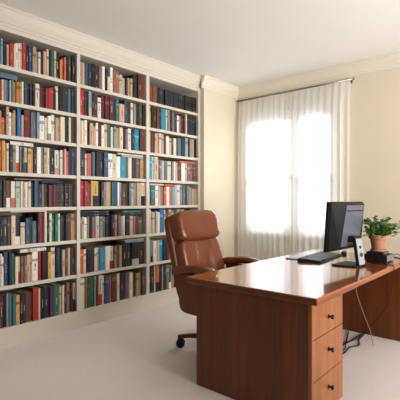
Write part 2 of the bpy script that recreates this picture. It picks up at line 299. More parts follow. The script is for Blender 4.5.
# ================================================================= the room
WS = -3.53                                                    # face of the wall beside the alcove
WL, WB, WR, WF, HC = -3.60, 4.98, 2.7, -1.9, 3.0      # left, back, right walls; open end behind the viewer; ceiling height
structure(boxes('floor', [(-4.0, WR, WF, WB + 0.25, -0.06, 0.0)], M['carpet']), 'pale carpet')
structure(boxes('ceiling', [(-4.0, WR, WF, WB + 0.25, HC, HC + 0.08)], M['ceiling']))
structure(boxes('wall_left', [(-4.06, -3.955, WF, WB + 0.25, 0, HC), (-3.955, WS, 4.187, WB, 0, HC), (-3.955, WL, WF, 1.288, 0, HC)], M['wall']))
wx0, wx1, wz0, wz1 = -3.34, -2.0, 0.85, 2.55
structure(boxes('wall_back', [(-3.955, wx0, WB, WB + 0.22, 0, HC), (wx1, WR, WB, WB + 0.22, 0, HC),
                              (wx0, wx1, WB, WB + 0.22, 0, wz0), (wx0, wx1, WB, WB + 0.22, wz1, HC)], M['wall']))
structure(boxes('wall_right', [(WR, WR + 0.1, WF, WB + 0.22, 0, HC)], M['wall']))
structure(boxes('wall_front', [(-4.06, WR + 0.1, WF - 0.1, WF, 0, HC)], M['wall']))
# cornice: one moulded profile run along each wall (distance from wall, height below the ceiling)
prof = [(0, 0), (0.062, 0), (0.062, -0.018), (0.054, -0.026), (0.050, -0.045), (0.040, -0.075), (0.026, -0.100), (0.018, -0.112), (0.018, -0.128), (0.008, -0.136), (0.008, -0.155), (0, -0.160)]
def cornice(name, a, b, nrm, mat='trim'):
    bm = bmesh.new(); n = Vector(nrm)
    A = [bm.verts.new(Vector(a) + n * p + Vector((0, 0, q))) for p, q in prof]
    B = [bm.verts.new(Vector(b) + n * p + Vector((0, 0, q))) for p, q in prof]
    for k in range(len(prof)): bm.faces.new((A[k], B[k], B[(k + 1) % len(prof)], A[(k + 1) % len(prof)]))
    bm.faces.new(A); bm.faces.new(B[::-1])
    return structure(finish(name, bm, M[mat]))
cornice('trim_1', (WS, 4.130, HC - 0.0005), (WS, WB, HC - 0.0005), (1, 0, 0), 'cornice')
cornice('trim_2', (WS, WB, HC - 0.0005), (WR, WB, HC - 0.0005), (0, -1, 0), 'cornice')
cornice('trim_3', (WL, WF, HC - 0.0005), (WL, 4.186, HC - 0.0005), (1, 0, 0))
def skirting(name, x0, x1, y0, y1):
    bm = bmesh.new(); box(bm, x0, x1, y0, y1, 0, 0.11, bev=0.004)
    return structure(finish(name, bm, M['trim']))
skirting('baseboard_back', WS + 0.016, WR, WB - 0.016, WB - 0.0005)
skirting('baseboard_left', WS + 0.0005, WS + 0.016, 4.187, WB - 0.0165)

# window: two sashes side by side in a deep reveal
win = structure(boxes('window_1', [(wx0, wx0 + 0.06, WB + 0.05, WB + 0.13, wz0, wz1), (wx1 - 0.06, wx1, WB + 0.05, WB + 0.13, wz0, wz1),
        (wx0 + 0.06, wx1 - 0.06, WB + 0.05, WB + 0.13, wz1 - 0.06, wz1), (wx0 + 0.06, wx1 - 0.06, WB + 0.05, WB + 0.13, wz0, wz0 + 0.05),
        (-2.62, -2.46, WB + 0.02, WB + 0.13, wz0 + 0.05, wz1 - 0.06)], M['window'], bev=0.004))
for x0, x1 in ((wx0 + 0.062, -2.622), (-2.458, wx1 - 0.062)):
    for za, zb, dy in ((wz0 + 0.052, 1.66, 0.06), (1.60, wz1 - 0.062, 0.095)):
        s = 0.038
        sash = boxes('sash', [(x0, x0 + s, WB + dy, WB + dy + 0.032, za, zb), (x1 - s, x1, WB + dy, WB + dy + 0.032, za, zb),
                              (x0 + s, x1 - s, WB + dy, WB + dy + 0.032, za, za + 0.05), (x0 + s, x1 - s, WB + dy, WB + dy + 0.032, zb - 0.045, zb)], M['window'], win, bev=0.003)
        boxes('pane', [(x0 + s, x1 - s, WB + dy + 0.014, WB + dy + 0.018, za + 0.05, zb - 0.045)], M['glass'], sash)
bm = bmesh.new(); box(bm, wx0 - 0.05, wx1 + 0.05, WB - 0.055, WB + 0.05, wz0 - 0.035, wz0 - 0.0005, bev=0.006)
finish('window_sill', bm, M['window'], win)

# ================================================================= bookcase
SH = [2.50, 2.186, 1.886, 1.56, 1.243, 0.905, 0.55, 0.18]      # height of the eight shelves
TOPS = [2.80] + [s - 0.035 for s in SH[:-1]]
FX, BX = -3.60, -3.93
BAYS = {'L': (1.335, 2.267), 'M': (2.307, 3.204), 'R': (3.255, 4.152)}
bc = thing('bookcase', 'cream built-in bookcase of three bays filled with books along the left wall', 'bookcase', (FX, 2.75, 0))
def bpart(name, lst, mat=M['shelf'], bev=0.0015, parent=bc):
    bm = bmesh.new()
    for b in lst: box(bm, *b, bev=bev, seg=1)
    o = finish(name, bm, mat, parent); o.location = (-FX, -2.75, 0); return o
bpart('back_panel', [(BX - 0.012, BX, 1.30, 4.18, 0.13, 2.82)], M['shelf_back'])
bpart('side_panel', [(BX, FX, 1.295, 1.334, 0.0, 2.995)])
bpart('side_panel', [(BX, FX, 4.153, 4.186, 0.0, 2.995)])
bpart('divider', [(BX, FX, 2.268, 2.306, 0.181, 2.80)])
bpart('divider', [(BX, FX, 3.205, 3.254, 0.181, 2.80)])
for y0, y1 in BAYS.values():
    for k, s in enumerate(SH[:-1]): bpart('shelf', [(BX, FX - 0.004, y0, y1, s - 0.034, s - 0.0004)])
bpart('bottom_board', [(BX, FX, 1.335, 4.152, 0.145, 0.1796)])
bpart('header', [(BX, FX, 1.335, 4.152, 2.801, 2.995)])
bpart('plinth', [(BX, FX - 0.006, 1.335, 4.152, 0.0, 0.144)])
bpart('upright_board', [(BX + 0.02, FX - 0.006, 1.9225, 1.9455, 0.9052, 1.2078), (BX + 0.02, FX + 0.004, 1.60, 1.922, 1.1988, 1.2078)])

# ================================================================= books
COL = {
 'beige': (196, 172, 142), 'black': (28, 25, 25), 'blue': (46, 82, 118), 'brightblue': (28, 112, 176), 'brown': (112, 68, 46),
 'charcoal': (52, 50, 52), 'cream': (224, 208, 182), 'crimson': (172, 36, 48), 'darkbrown': (62, 42, 34), 'darkred': (122, 30, 32),
 'gold': (212, 162, 84), 'green': (20, 124, 82), 'grey': (148, 142, 134), 'leather': (138, 74, 46), 'lightblue': (134, 164, 182),
 'lightgrey': (188, 186, 184), 'maroon': (98, 36, 40), 'mauve': (142, 108, 116), 'navy': (36, 45, 62), 'ochre': (200, 136, 52),
 'olive': (76, 78, 62), 'orange': (214, 94, 46), 'palegreen': (186, 200, 182), 'peach': (222, 170, 136), 'pink': (208, 158, 146),
 'purple': (96, 40, 84), 'red': (184, 48, 42), 'salmon': (206, 104, 92), 'slate': (94, 116, 130), 'tan': (188, 148, 106),
 'taupe': (132, 112, 96), 'teal': (42, 116, 114), 'turquoise': (32, 148, 178), 'white': (232, 226, 214)}
WORD = {'brightblue': 'bright blue', 'charcoal': 'dark grey', 'darkbrown': 'dark brown', 'darkred': 'dark red', 'leather': 'brown leather',
        'lightblue': 'light blue', 'lightgrey': 'light grey', 'navy': 'navy', 'palegreen': 'pale green', 'slate': 'blue-grey', 'taupe': 'grey-brown'}
def word(c):
    a = c.split('/'); w = [WORD.get(k, k) for k in a]
    if len(w) == 1: return w[0]
    return w[0].replace(' ', '-') + ' gilt-banded' if a[1] == 'gold' else w[0].replace(' ', '-') + '-and-' + w[1].replace(' ', '-')
def book_geo(V, F, K, O, w, h, dp, c, rnd, letters=True):
    """adds one book: origin O is the spine's lower left corner; spine faces +X, thickness along +Y, height along +Z"""
    a = c.split('/'); base = COL[a[0]]; j = rnd.uniform(0.88, 1.10); g_ = sum(base) / 3; base = tuple(g_ + (v - g_) * 0.90 for v in base)
    cov = tuple(min(1, lin(v) * j) for v in base)
    page = tuple(lin(v) for v in rnd.choice([(222, 206, 178), (206, 188, 158), (230, 218, 196)]))
    bul = min(0.005, w * 0.18)
    outer = [(-dp, 0), (-0.006, 0), (-bul * 0.4, w * 0.08), (0, w * 0.28), (0, w * 0.72), (-bul * 0.4, w * 0.92), (-0.006, w), (-dp, w)]
    t = min(0.0028, w * 0.16)
    inner = [(-dp, t), (-0.006, t), (-0.006, w * 0.25), (-0.006, w * 0.4), (-0.006, w * 0.6), (-0.006, w * 0.75), (-0.006, w - t), (-dp, w - t)]
    n = len(outer)
    def add(p): V.append((O[0] + p[0], O[1] + p[1], O[2] + p[2])); return len(V) - 1
    def face(ix, cc): F.append(ix); K.append(cc)
    zs = [0, h]
    bands = None
    if len(a) == 2 and a[1] == 'gold': zs = [0, h * 0.10, h * 0.115, h * 0.26, h * 0.275, h * 0.72, h * 0.735, h * 0.86, h * 0.875, h]; bands = {1, 3, 5, 7}
    elif len(a) == 2: zs = [0, h * rnd.choice([0.28, 0.36, 0.42]), h]; bands = {0}
    elif rnd.random() < 0.42: q = rnd.uniform(0.62, 0.78); zs = [0, h * q, h * (q + rnd.uniform(0.06, 0.14)), h]; bands = {1}
    if len(a) == 2: sec = tuple(lin(v) * (0.4 if a[1] == 'gold' else 1) for v in COL[a[1]])
    else:
        lum = sum(base) / 3
        sec = tuple(min(1, v * (0.45 if lum > 120 else 1.9) + (0 if lum > 120 else 0.03)) for v in cov)
    rings = [[add((x, y, z)) for x, y in outer] for z in zs]
    for i in range(len(zs) - 1):
        for k in range(n):
            k2 = (k + 1) % n
            face((rings[i][k], rings[i][k2], rings[i + 1][k2], rings[i + 1][k]), sec if (bands and i in bands and 1 <= k <= 5) else cov)
    face(tuple(rings[0][::-1]), cov)
    it = [add((x, y, h)) for x, y in inner]; ir = [add((x, y, h - 0.004)) for x, y in inner]
    for k in range(n):
        k2 = (k + 1) % n
        face((rings[-1][k], rings[-1][k2], it[k2], it[k]), cov)
        face((it[k], it[k2], ir[k2], ir[k]), page)
    face(tuple(ir), page)
    # lettering reduced to the strokes one can make out at this size
    if letters and w > 0.010 and rnd.random() < 0.55:
        lum = sum(base) / 3
        ink = (0.13, 0.11, 0.10) if lum > 125 else rnd.choice([(0.42, 0.36, 0.27), (0.40, 0.28, 0.11), (0.46, 0.44, 0.40)])
        z = h * rnd.uniform(0.34, 0.42); zt = h * rnd.uniform(0.56, 0.66)
        if bands and len(zs) == 3: z = zs[1] + 0.12 * (h - zs[1]); zt = h * 0.85
        while z < zt:
            l = rnd.uniform(0.008, 0.03); z2 = min(z + l, zt)
            y0, y1 = w * 0.40, w * rnd.uniform(0.55, 0.62)
            face((add((0.0004, y0, z)), add((0.0004, y1, z)), add((0.0004, y1, z2)), add((0.0004, y0, z2))), ink)
            z = z2 + 0.005
        if rnd.random() < 0.5:
            face((add((0.0004, w * 0.36, h * 0.06)), add((0.0004, w * 0.64, h * 0.06)), add((0.0004, w * 0.64, h * 0.085)), add((0.0004, w * 0.36, h * 0.085))), ink)
def book_obj(name, V, F, K, loc=(0, 0, 0), rot=None):
    me = bpy.data.meshes.new(name); me.from_pydata(V, [], F)
    at = me.color_attributes.new('book_colour', 'FLOAT_COLOR', 'CORNER')
    i = 0
    for f, c in zip(F, K):
        for _ in f: at.data[i].color = (c[0], c[1], c[2], 1.0); i += 1
    return link(name, me, M['book'], None, loc, rot)
SHELF_WORD = ['top shelf', 'second shelf down', 'third shelf down', 'fourth shelf down', 'fifth shelf down', 'sixth shelf down', 'seventh shelf down', 'bottom shelf']
BAY_WORD = {'L': 'left bay', 'M': 'middle bay', 'R': 'right bay'}
ORD = ['first', 'second', 'third', 'fourth', 'fifth', 'sixth', 'seventh', 'eighth']
cs, sn = math.cos(R(40.7)), math.sin(R(40.7))
def apparent(y, w, h):
    """how large a book is from where the photographer stood: its solid size over distance squared"""
    X = 3.62; d = X * sn + (y + w / 2) * cs
    return w * h * X / d ** 3, d
books = []
for key, rowtxt in BOOK_ROWS.items():
    bay, r = key[0], int(key[1]) - 1
    row = []
    for i, t in enumerate(rowtxt.split('; ')):
        y, w, h, c = t.split(' ')
        row.append(dict(y=int(y) / 10000, w=int(w) / 10000, h=int(h) / 1000, c=c, key=key, r=r, bay=bay))
    for i, b in enumerate(row):
        b['size'], d = apparent(b['y'], b['w'], b['h'])
        b['out'] = b['y'] + b['w'] < 1.512                                   # beyond the frame's left edge
        b['hid'] = (bay == 'R' and r >= 5 and b['y'] > 3.55) or (bay == 'R' and r == 5 and b['y'] > 3.5)   # behind the chair
        rnd = random.Random(hash_ := (r * 1000 + i * 7 + ord(bay) * 131)); b['rnd'] = rnd
        b['sb'] = 0.012 + rnd.uniform(0, 0.026)
        b['dp'] = min(0.27, b['h'] * rnd.uniform(0.62, 0.74) + 0.02)
    vis = [b for b in row if not b['out'] and not b['hid']]
    names = [word(b['c']) for b in vis]
    trip = [(names[k - 1] if k else None, names[k], names[k + 1] if k + 1 < len(vis) else None) for k in range(len(vis))]
    for k, b in enumerate(vis):
        place = SHELF_WORD[r] + ', ' + BAY_WORD[bay]
        me_ = names[k]; same = [q for q in range(len(vis)) if names[q] == me_]
        l, rr = trip[k][0], trip[k][2]
        if len(same) == 1:
            lab = f'only {me_} book standing on the {place}'
        elif l and rr and trip.count(trip[k]) == 1 and (rr, me_, l) not in trip and l != rr and me_ not in (l, rr) and len(f'{me_} {l} {rr}'.split()) <= 5:
            lab = f'{me_} book between {l} and {rr} ones, {place}'
        else:
            q = same.index(k)
            if len(same) > 2 and q == len(same) - 1: o = 'rightmost'
            elif q == 0: o = 'leftmost'
            else: o = ORD[q]
            lab = f'{o} {me_} book from left, {place}' if o not in ('leftmost', 'rightmost') else f'{o} {me_} book, {place}'
        b['label'] = lab
    books += row
LIMIT = 300 - len(LYING)
cand = sorted([b for b in books if not b['out'] and not b['hid']], key=lambda b: -b['size'])
for b in cand[:LIMIT]: b['own'] = True
SV, SF, SK = [], [], []
for b in books:
    z = SH[b['r']]
    if b.get('own'):
        V, F, K = [], [], []
        book_geo(V, F, K, (0, 0, 0), b['w'] - 0.0008, b['h'], b['dp'], b['c'], b['rnd'])
        o = book_obj('book', V, F, K, (FX - b['sb'], b['y'] + 0.0004, z))
        tag(o, b['label'], 'book', 'books on the ' + SHELF_WORD[b['r']] + ', ' + BAY_WORD[b['bay']])
    else:
        book_geo(SV, SF, SK, (FX - b['sb'], b['y'] + 0.0004, z), b['w'] - 0.0008, b['h'], b['dp'], b['c'], b['rnd'], False)
o = book_obj('shelved_books', SV, SF, SK)
tag(o, 'the many thinner and farther books between the larger ones, mostly in the right bay', 'books', None, 'stuff')
seen = {}
for key, y0, y1, th, c, z in LYING: seen.setdefault((key, c), 0); seen[(key, c)] += 1
for key, y0, y1, th, c, z in LYING:
    r = int(key[1]) - 1; rnd = random.Random(int(y0 * 1000))
    V, F, K = [], [], []
    book_geo(V, F, K, (0, 0, 0), th, y1 - y0, 0.17, c, rnd)
    o = book_obj('book', V, F, K, (FX - 0.02, y1, SH[r] + z), (R(90), 0, 0))
    tag(o, f'{word(c)} book lying flat on row, {SHELF_WORD[r]}, {BAY_WORD[key[0]]}' + {('M6', 'charcoal', True): ', left end', ('M6', 'charcoal', False): ', right end'}.get((key, c, y0 < 2.6), ''), 'book', 'books lying flat on the rows')

# ================================================================= curtains
rod_z, rod_y = 2.785, WB - 0.075
rod = thing('curtain_rod', 'thin steel curtain rod across the top of the window', 'curtain rod', (-2.625, rod_y, rod_z))
bm = bmesh.new(); lathe(bm, [(0.011, -0.835), (0.011, 0.86)], 16, Matrix.Rotation(R(90), 4, 'Y')); finish('pole', bm, M['steel'], rod)
for s in (-1, 1):
    bm = bmesh.new(); lathe(bm, [(0.002, 0), (0.013, 0.002), (0.015, 0.008), (0.015, 0.016), (0.010, 0.022), (0.002, 0.024)], 16, Matrix.Translation((-0.835 if s < 0 else 0.86, 0, 0)) @ Matrix.Rotation(R(90) * s, 4, 'Y'))
    finish('finial', bm, M['steel'], rod)
    bm = bmesh.new()
    box(bm, s * 0.815 - 0.006, s * 0.815 + 0.006, 0.0112, 0.0745, -0.008, 0.008, bev=0.002); box(bm, s * 0.815 - 0.016, s * 0.815 + 0.016, 0.068, 0.0748, -0.03, 0.03, bev=0.002)
    finish('bracket', bm, M['steel'], rod)
def curtain(x0, x1, label, seed):
    rnd = random.Random(seed); nx, nz = 260, 44; zt, zb = rod_z - 0.0115, 0.015
    n = int((x1 - x0) / 0.082); ph = [rnd.uniform(-0.5, 0.5) for _ in range(n + 3)]; am = [rnd.uniform(0.6, 1.25) for _ in range(n + 3)]
    V, F = [], []
    for j in range(nz + 1):
        t = j / nz; z = zt + (zb - zt) * t
        for i in range(nx + 1):
            s = i / nx; q = s * n; k = int(q); f = q - k
            a = am[k] * (1 - f) + am[k + 1] * f; p = ph[k] * (1 - f) + ph[k + 1] * f
            soft = min(1.0, 0.35 + t * 3)
            y = math.sin(2 * math.pi * q + p * (0.4 + 1.4 * t)) * 0.015 * a * soft + math.sin(q * 1.7 + 3 * t + seed) * 0.006 * t
            if 0.006 < t < 0.05: y *= 0.75
            x = x0 + (x1 - x0) * s + math.sin(4 * math.pi * q) * 0.006
            y = max(-0.034, min(0.034, y))
            V.append((x + 2.64, y + 0.028 - 0.033 * min(1, t * 8), z))
    for j in range(nz):
        for i in range(nx): F.append((j * (nx + 1) + i, j * (nx + 1) + i + 1, (j + 1) * (nx + 1) + i + 1, (j + 1) * (nx + 1) + i))
    me = bpy.data.meshes.new('sheer_curtain'); me.from_pydata(V, [], F)
    o = link('sheer_curtain', me, M['sheer'], None, (-2.64, rod_y - 0.03, 0), None, True)
    tag(o, label, 'curtain', 'sheer curtains at the window')
curtain(-3.44, -2.622, 'white sheer curtain on the left half of the window, next to the corner', 3)
curtain(-2.608, -1.79, 'white sheer curtain on the right half of the window, behind the monitor', 5)

# ================================================================= desk
DZ = 0.76
desk = thing('desk', 'large reddish-brown wooden pedestal desk with three drawers in its end', 'desk', (-1.45, 3.16, 0))
def dp(name, lst, mat, bev=0.002, seg=2, parent=desk):
    bm = bmesh.new()
    for b in lst: box(bm, *b, bev=bev, seg=seg)
    o = finish(name, bm, mat, parent); o.location = (1.45, -3.16, 0); return o
dt = dp('desktop', [(-1.95, -0.955, 2.107, 4.225, DZ - 0.042, DZ)], M['top'], 0.007, 3)
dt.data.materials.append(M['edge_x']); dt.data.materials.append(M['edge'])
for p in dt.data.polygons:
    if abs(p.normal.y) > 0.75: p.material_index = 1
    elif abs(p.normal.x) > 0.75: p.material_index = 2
# near pedestal: carcass, edge strips, drawers
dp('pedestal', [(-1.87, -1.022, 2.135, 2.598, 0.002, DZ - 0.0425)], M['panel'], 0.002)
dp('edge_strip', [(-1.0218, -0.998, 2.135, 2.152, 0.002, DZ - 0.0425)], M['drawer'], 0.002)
kn = 2.372
for z0, z1, kz in ((0.505, 0.708, 0.598), (0.262, 0.501, 0.398), (0.024, 0.258, 0.168)):
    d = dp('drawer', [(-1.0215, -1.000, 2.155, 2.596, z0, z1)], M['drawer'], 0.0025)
    bm = bmesh.new()
    lathe(bm, [(0.013, 0.0), (0.013, 0.003), (0.006, 0.006), (0.006, 0.014), (0.013, 0.019), (0.0155, 0.025), (0.012, 0.031), (0.003, 0.033)], 24, Matrix.Translation((-0.9998, kn, kz)) @ Matrix.Rotation(R(90), 4, 'Y'))
    k = finish('knob', bm, M['bronze'], d)
dp('pedestal', [(-1.87, -1.0, 4.01, 4.195, 0.002, DZ - 0.0425)], M['panel'], 0.002)
dp('modesty_panel', [(-1.80, -1.775, 3.0, 4.0095, 0.42, DZ - 0.0425)], M['panel'], 0.002) if False else None

# ================================================================= office chair
chair = thing('office_chair', 'brown leather high-back swivel chair drawn up to the desk', 'chair', (-2.175, 2.79, 0), R(0))
TILT = R(-15)
def on_back(o, z): o.location = (-0.165 - (z - 0.55) * math.tan(R(15)), 0, z); o.rotation_euler = (0, TILT, 0)
def pleat(p):
    if p.x > 0:
        for y0, s in ((-0.085, 1), (0.085, -1)):
            yy = y0 + s * p.z * 0.10
            p.x -= 0.018 * math.exp(-((p.y - yy) / 0.011) ** 2)
        p.x -= 0.020 * math.exp(-((p.y) / 0.085) ** 4)
    return p
o = finish('backrest', superell(0.075, 0.272, 0.235, 0.30, 0.35, 160, 56, pleat), M['leather'], chair, smooth=True); on_back(o, 0.730)
o = finish('headrest', superell(0.098, 0.280, 0.142, 0.42, 0.36, 96, 48), M['leather'], chair, smooth=True); on_back(o, 1.066)
o.location.x += 0.012
o = finish('back_shell', superell(0.04, 0.292, 0.385, 0.22, 0.28, 96, 48), M['leather_dark'], chair, smooth=True); on_back(o, 0.80); o.location.x -= 0.062
o = finish('seat', superell(0.235, 0.296, 0.075, 0.35, 0.32, 96, 40), M['leather'], chair, (0.03, 0, 0.475), smooth=True)
for s in (-1, 1):
    # padded side panel from the arm down past the seat
    pts = spline([(-0.165, 0.700), (-0.155, 0.50), (-0.140, 0.415), (-0.10, 0.378), (0.0, 0.370), (0.12, 0.374), (0.165, 0.40), (0.180, 0.47), (0.188, 0.62), (0.188, 0.705)], 6)
    bm = bmesh.new(); prism(bm, [(p.x, p.y) if True else 0 for p in pts], s * 0.304, s * 0.366, 'Y', 0.016, 3)
    finish('side_panel', bm, M['leather_dark'], chair, smooth=True)
    # arm: a curved pad, arched over its length
    prof = [(-0.215, 0.705, 0.034), (-0.17, 0.718, 0.036), (-0.08, 0.732, 0.034), (0.02, 0.744, 0.031), (0.11, 0.748, 0.028), (0.175, 0.740, 0.024), (0.215, 0.718, 0.018)]
    bm = bmesh.new(); rings = []
    sp = spline([(a, b, c) for a, b, c in prof], 6)
    for q in sp:
        ring = []
        for k in range(20):
            th = 2 * math.pi * k / 20
            cy = math.copysign(abs(math.cos(th)) ** 0.55, math.cos(th)); cz = math.copysign(abs(math.sin(th)) ** 0.7, math.sin(th))
            ring.append(bm.verts.new((q.x, s * 0.335 + 0.046 * cy, q.y + q.z * cz)))
        rings.append(ring)
    for a, b in zip(rings, rings[1:]):
        for k in range(20): bm.faces.new((a[k], a[(k + 1) % 20], b[(k + 1) % 20], b[k])).smooth = True
    bm.faces.new(rings[0][::-1]); bm.faces.new(rings[-1])
    finish('armrest', bm, M['leather'], chair)
bm = bmesh.new(); lathe(bm, [(0.034, 0.10), (0.034, 0.24), (0.022, 0.245), (0.022, 0.37), (0.10, 0.375), (0.10, 0.405)], 24); finish('gas_column', bm, M['black'], chair)
bm = bmesh.new(); lathe(bm, [(0.03, 0.07), (0.052, 0.08), (0.052, 0.125), (0.036, 0.14)], 24); finish('hub', bm, M['legwood'], chair)
for k in range(5):
    th = R(216 + 72 * k)
    leg = boxes('leg', [], M['legwood'], chair); me = leg.data
    bm = bmesh.new()
    prof2 = [(0.045, 0.078, 0.132, 0.026), (0.16, 0.088, 0.128, 0.024), (0.27, 0.092, 0.119, 0.021), (0.345, 0.082, 0.112, 0.019), (0.368, 0.082, 0.106, 0.016)]
    rr = []
    for x, za, zb, hw in prof2: rr.append([bm.verts.new((x, -hw, za)), bm.verts.new((x, hw, za)), bm.verts.new((x, hw, zb - 0.004)), bm.verts.new((x, hw - 0.004, zb)), bm.verts.new((x, -hw + 0.004, zb)), bm.verts.new((x, -hw, zb - 0.004))])
    for a, b in zip(rr, rr[1:]):
        for q in range(6): bm.faces.new((a[q], a[(q + 1) % 6], b[(q + 1) % 6], b[q]))
    bm.faces.new(rr[0][::-1]); bm.faces.new(rr[-1])
    bmesh.ops.recalc_face_normals(bm, faces=bm.faces)
    bm.to_mesh(me); bm.free(); leg.rotation_euler = (0, 0, th)
    bm = bmesh.new()
    for sy in (-0.017, 0.017):
        lathe(bm, [(0.010, -0.011), (0.034, -0.011), (0.038, -0.006), (0.038, 0.006), (0.034, 0.011), (0.010, 0.011)], 24, Matrix.Translation((0.345, sy, 0.0385)) @ Matrix.Rotation(R(90), 4, 'X'))
    box(bm, 0.335, 0.355, -0.0055, 0.0055, 0.03, 0.082, bev=0.002)
    finish('caster', bm, M['rubber'], leg)

# ================================================================= on the desk
# monitor: local +X is the back of the screen
mon = thing('monitor', 'black flat computer monitor with its back turned, on the desk', 'monitor', (-1.285, 3.39, DZ), R(-5))
bm = bmesh.new()
SW, Z0, Z1 = 0.31, 0.128, 0.535
box(bm, -0.020, 0.004, -SW, SW, Z0, Z1, bev=0.004)
ht = R(4)
rotm = Matrix.Translation((0, 0, 0.33)) @ Matrix.Rotation(ht, 4, 'Y') @ Matrix.Translation((0, 0, -0.33))
# housing that swells towards the middle of the back
def lump(bm, sects):
    rings = [[bm.verts.new((x, y, z)) for y, z in ((-a, c), (a, c), (a, d), (-a, d))] for x, a, c, d in sects]
    for p, q in zip(rings, rings[1:]):
        for k in range(4): bm.faces.new((p[k], p[(k + 1) % 4], q[(k + 1) % 4], q[k]))
    bm.faces.new(rings[0][::-1]); bm.faces.new(rings[-1])
lump(bm, [(0.0045, SW - 0.004, Z0 + 0.004, Z1 - 0.004), (0.016, SW - 0.012, Z0 + 0.010, Z1 - 0.010), (0.078, SW - 0.135, Z0 + 0.03, Z1 - 0.014), (0.082, SW - 0.14, Z0 + 0.035, Z1 - 0.018)])
def slim(v):
    if v.co.x > 0.05: v.co.x -= 0.036 * (1 - (v.co.z - Z0) / (Z1 - Z0))
    v.co = rotm @ v.co
for v in bm.verts: slim(v)
case = finish('case', bm, M['monitor'], mon)
bm = bmesh.new(); box(bm, 0.0822, 0.0865, -SW + 0.143, SW - 0.143, Z0 + 0.038, Z1 - 0.021, bev=0.002)
for v in bm.verts: slim(v)
finish('back_cover', bm, M['monitor_back'], mon)
bm = bmesh.new(); box(bm, -0.0225, -0.0203, -SW + 0.016, SW - 0.016, Z0 + 0.022, Z1 - 0.016)
for v in bm.verts: v.co = rotm @ v.co
finish('screen', bm, M['screen'], mon)
bm = bmesh.new(); box(bm, 0.0860, 0.0875, -SW + 0.155, SW - 0.155, Z1 - 0.074, Z1 - 0.064, bev=0.0003)
for v in bm.verts: slim(v)
finish('vent_slot', bm, M['black'], case)
bm = bmesh.new(); lathe(bm, [(0.010, 0), (0.014, 0), (0.014, 0.0008), (0.010, 0.0008)], 24, rotm @ Matrix.Translation((0.0866 - 0.036 * (1 - (0.36 - Z0) / (Z1 - Z0)), 0.01, 0.36)) @ Matrix.Rotation(R(5), 4, 'Y') @ Matrix.Rotation(R(90), 4, 'Y'), cap=False)
finish('emblem', bm, M['emblem'], case)
# stand: sloped column on a flat foot
bm = bmesh.new()
prism(bm, [(0.122, 0.012), (0.150, 0.012), (0.116, 0.235), (0.090, 0.235)], -0.060, 0.052, 'Y', 0.004, 2)
box(bm, 0.040, 0.110, -0.060, 0.052, 0.200, 0.250, bev=0.006)
col_ = finish('stand_column', bm, M['black'], mon)
bm = bmesh.new()
nx = Vector((0.223, 0, 0.034)).normalized()
def slope(t): return Vector((0.150 + (0.116 - 0.150) * t, 0, 0.012 + 0.223 * t))
sd = (slope(1) - slope(0)).normalized()
mm = Matrix(((0, sd.x, nx.x, 0), (1, 0, 0, 0), (0, sd.z, nx.z, 0), (0, 0, 0, 1)))
def onslope(t, off=0.0): m = mm.copy(); m.translation = slope(t) + nx * off; return m
box(bm, -0.056, 0.048, -0.108, 0.108, 0.0003, 0.0028, bev=0.001, mat=onslope(0.5))
finish('back_plate', bm, M['silver'], mon)
for t, a, b in ((0.66, 0.020, 0.013), (0.38, 0.026, 0.018)):
    bm = bmesh.new(); lathe(bm, [(1.0, 0), (1.0, 0.0012), (0.9, 0.0018)], 24, onslope(t, 0.0029) @ Matrix.Diagonal((a, b, 1, 1)))
    finish('cable_hole', bm, M['black'], mon)
bm = bmesh.new()
prism(bm, [(-0.06, -0.12), (-0.02, -0.135), (0.12, -0.10), (0.155, -0.06), (0.155, 0.05), (0.12, 0.09), (-0.02, 0.135), (-0.06, 0.12)], 0.0005, 0.012, 'Z', 0.004, 2)
finish('foot', bm, M['monitor'], mon)

# keyboard
kb = thing('keyboard', 'black computer keyboard lying on the desk in front of the monitor', 'keyboard', (-1.598, 3.60, DZ + 0.0005), R(5))
bm = bmesh.new(); prism(bm, [(-0.105, 0.022), (0.105, 0.012), (0.105, 0.0), (-0.105, 0.0)], -0.305, 0.305, 'Y', 0.003, 2)
finish('keyboard_case', bm, M['black'], kb)
bm = bmesh.new()
for i in range(6):
    for j in range(21):
        if j in (15, 17) and i != 0: pass
        x = -0.085 + i * 0.033; y = -0.284 + j * 0.0284
        z = 0.0172 - (x / 0.21) * 0.010
        box(bm, x - 0.014, x + 0.014, y - 0.0122, y + 0.0122, z, z + 0.009, bev=0.002, seg=1)
o = finish('keys', bm, M['key'], kb); o['kind'] = 'stuff'
# flat tablet beyond it
tb = thing('tablet', 'slim pale grey tablet lying flat on the desk beside the keyboard', 'tablet', (-1.792, 3.565, DZ + 0.0005), R(5))
bm = bmesh.new(); prism(bm, [(-0.06, -0.20), (0.06, -0.20), (0.06, 0.20), (-0.06, 0.20)], 0, 0.007, 'Z', 0.002, 2); finish('tablet_body', bm, M['grey_pl'], tb)
bm = bmesh.new(); box(bm, -0.054, 0.054, -0.192, 0.192, 0.0071, 0.0080, bev=0.0005, seg=1); finish('tablet_surface', bm, M['tablet'], tb)
# mouse
def mouse_fn(p):
    if p.z < 0: p.z *= 0.3
    p.x *= 1 - 0.12 * (p.y / 0.055); return p
o = finish('computer_mouse', superell(0.027, 0.046, 0.026, 0.75, 0.8, 32, 20, mouse_fn), M['black'], None, (-1.535, 4.02, DZ + 0.0103), (0, 0, R(10)), True)
ms = thing('computer_mouse', 'small black mouse behind the monitor at the end of the keyboard', 'mouse', (-1.535, 4.02, DZ + 0.0083), R(10))
o.name = 'mouse_body'; o.parent = ms; o.location = (0, 0, 0); o.rotation_euler = (0, 0, 0)
bm = bmesh.new(); lathe(bm, [(0.004, -0.004), (0.008, -0.003), (0.008, 0.003), (0.004, 0.004)], 16, Matrix.Translation((0, 0.024, 0.0225)) @ Matrix.Rotation(R(90), 4, 'Y')); finish('scroll_wheel', bm, M['grey_pl'], ms)
